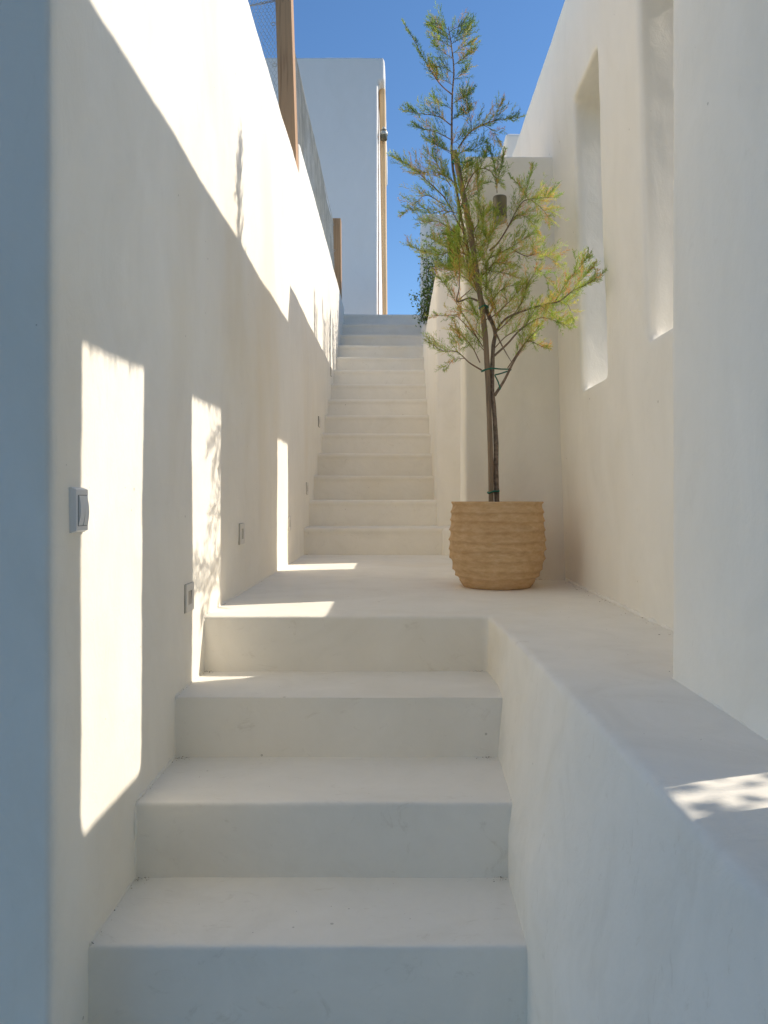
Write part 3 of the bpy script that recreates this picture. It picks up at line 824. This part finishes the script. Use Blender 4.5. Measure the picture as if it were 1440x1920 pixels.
for q in range(16):
    tg = W(2.0 + rnd.uniform(-.25, .25), 1.5 + rnd.uniform(-.2, .2), .9 + rnd.uniform(-.35, .35)); b0 = W(2.0, 1.5, -.45)
    pts = [b0.lerp(tg, i / 8) + Vector((.04 * math.sin(i), .04 * math.cos(i * 1.3), 0)) * (i / 8) for i in range(9)]
    st3.tube(pts, [.007 * (1 - .8 * i / 8) for i in range(9)], 5)
    for i in range(5, 9):
        for q2 in range(16):
            leaf(lv2, pts[i] + Vector((rnd.gauss(0, .05), rnd.gauss(0, .05), rnd.gauss(0, .05))), Vector((rnd.uniform(-1, 1), rnd.uniform(-1, 1), rnd.uniform(-1, .6))).normalized(), rnd.uniform(.03, .05), rnd.uniform(.018, .03), rnd.choice(SH))
st3.build('stems', M_twig, dapple_shrub, True)
o = lv2.build('leaves', M_shrub, dapple_shrub); o['kind'] = 'stuff'
# upright plumed grasses, mostly hidden; their shadows fall on the left wall
for gi, (gx, gd, hs) in enumerate(((.57, 6.2, 2.48), (.58, 6.9, 2.56), (.6, 7.35, 2.66), (.58, 7.7, 2.72), (.60, 8.05, 2.66))):
    gr = tag(empty('plumed_grass', W(gx, gd, 1.5)), 'upright plumed grass rising from the planting bed behind the cross wall', 'grass', 'plumed grasses in the planting bed')
    b = MB()
    for q in range(5 if gi else 3):
        x = gx + rnd.uniform(-.05, .05); dd_ = gd + rnd.uniform(-.22, .22); tp = hs + rnd.uniform(-.28, .06)
        p0, p1 = W(x, dd_, 1.5), W(x + rnd.uniform(-.03, .03), dd_ + rnd.uniform(-.05, .05), tp)
        b.tube([p0, p0.lerp(p1, .5) + Vector((.01, .01, 0)), p1], [.004, .003, .001], 5, col=(.16, .17, .05))
        for z in range(190):
            u_ = rnd.uniform(.45, 1); pp = p0.lerp(p1, u_)
            dz = Vector((rnd.uniform(-.5, .5), rnd.uniform(-.5, .5), 1)).normalized()
            leaf(b, pp + Vector((0, rnd.gauss(0, .012), 0)), dz, rnd.uniform(.05, .09), .016, rnd.choice(GREEN[:3]))
    o = b.build('stalks', M_shrub, gr); o['kind'] = 'stuff'

# ------------------------------------------------------------------ plaster fillets and crumbs along the joints
def fillet(name, pts, r, parent=None, mat=None):
    b = MB(); q = []
    for (p0, p1) in zip(pts[:-1], pts[1:]):
        n_ = max(2, int((p1 - p0).length / .012))
        for i in range(n_): q.append(p0.lerp(p1, i / n_))
    q.append(pts[-1])
    b.tube([p + Vector((noise.noise(p * 40), noise.noise(p * 40 + Vector((9, 0, 0))), noise.noise(p * 40 + Vector((0, 9, 0))))) * r * .35 for p in q],
           [r * (.75 + .5 * noise.noise(p * 30)) for p in q], 7)
    return b.build(name, mat or M_wall, parent, True)
XF = -.606
Ds = D + [2.42]; Hs = HH + [HL]
for i in range(3):
    fillet('joint_fillet', [W(XF, Ds[i] + .004, Hs[i] + .001), W(XF, Ds[i + 1] - .002, Hs[i] + .001), W(XF, Ds[i + 1] - .001, Hs[i + 1] - .008)], .0055, lw)
fillet('joint_fillet', [W(XF, 2.43, HL + .001), W(XF, 5.06, HL + .001)], .0055, lw)
fillet('joint_fillet', [W(.776, 1.62, HL + .002), W(.774, 3.49, HL + .002)], .010, rw)
fillet('joint_fillet', [W(.574, .70, HL + .001), W(.574, 1.58, HL + .001)], .006, rw)
cr = MB(); rc = random.Random(5)
def crumb(p, s):
    a = [Vector((rc.uniform(-1, 1), rc.uniform(-1, 1), rc.uniform(0, .8))) * s for _ in range(5)]
    g_ = rc.uniform(.5, 1.3); c = rc.choice([(.30, .22, .13), (.42, .33, .2), (.2, .15, .09), (.5, .43, .32)])
    cr.add([p + q for q in a], [(0, 1, 2), (0, 2, 3), (0, 3, 4), (1, 2, 4), (2, 3, 4)], tuple(g_ * x for x in c))
for i in range(4):
    x0, x1 = XF, (.26, .264, .28, .288)[i]
    dn = (Ds + [5.07])[i + 1]
    for q in range(11):                                  # along the wall joint and into the back corners
        crumb(W(x0 + .004 + abs(rc.gauss(0, .006)), rc.uniform(Ds[i], dn), Hs[i] + .003), rc.uniform(.0008, .0026))
    for sx in (x0, x1):
        for q in range(22):
            crumb(W(sx + (1 if sx < 0 else -1) * (.006 + abs(rc.gauss(0, .018))), dn - .005 - abs(rc.gauss(0, .012)), Hs[i] + .003), rc.uniform(.0008, .003))
    for q in range(12):
        crumb(W(rc.uniform(x0, x1), rc.uniform(Ds[i] + .02, dn), Hs[i] + .003), rc.uniform(.0006, .0016))
for q in range(70):
    crumb(W(.76 - abs(rc.gauss(0, .02)), rc.uniform(1.6, 3.45), HL + .003), rc.uniform(.0008, .003))
for q in range(30):
    crumb(W(rc.uniform(.36, .74), rc.uniform(1.0, 3.0), HL + .003), rc.uniform(.0006, .002))
for q in range(60):
    crumb(W(.58 + rc.uniform(-.12, .1), 3.49 - abs(rc.gauss(0, .012)), HL + .003), rc.uniform(.001, .004))
o = cr.build('debris', leafy('crumbs', 0.0)); o['kind'] = 'stuff'
tag(o, 'brown crumbs and grit along the step and wall joints', 'grit')
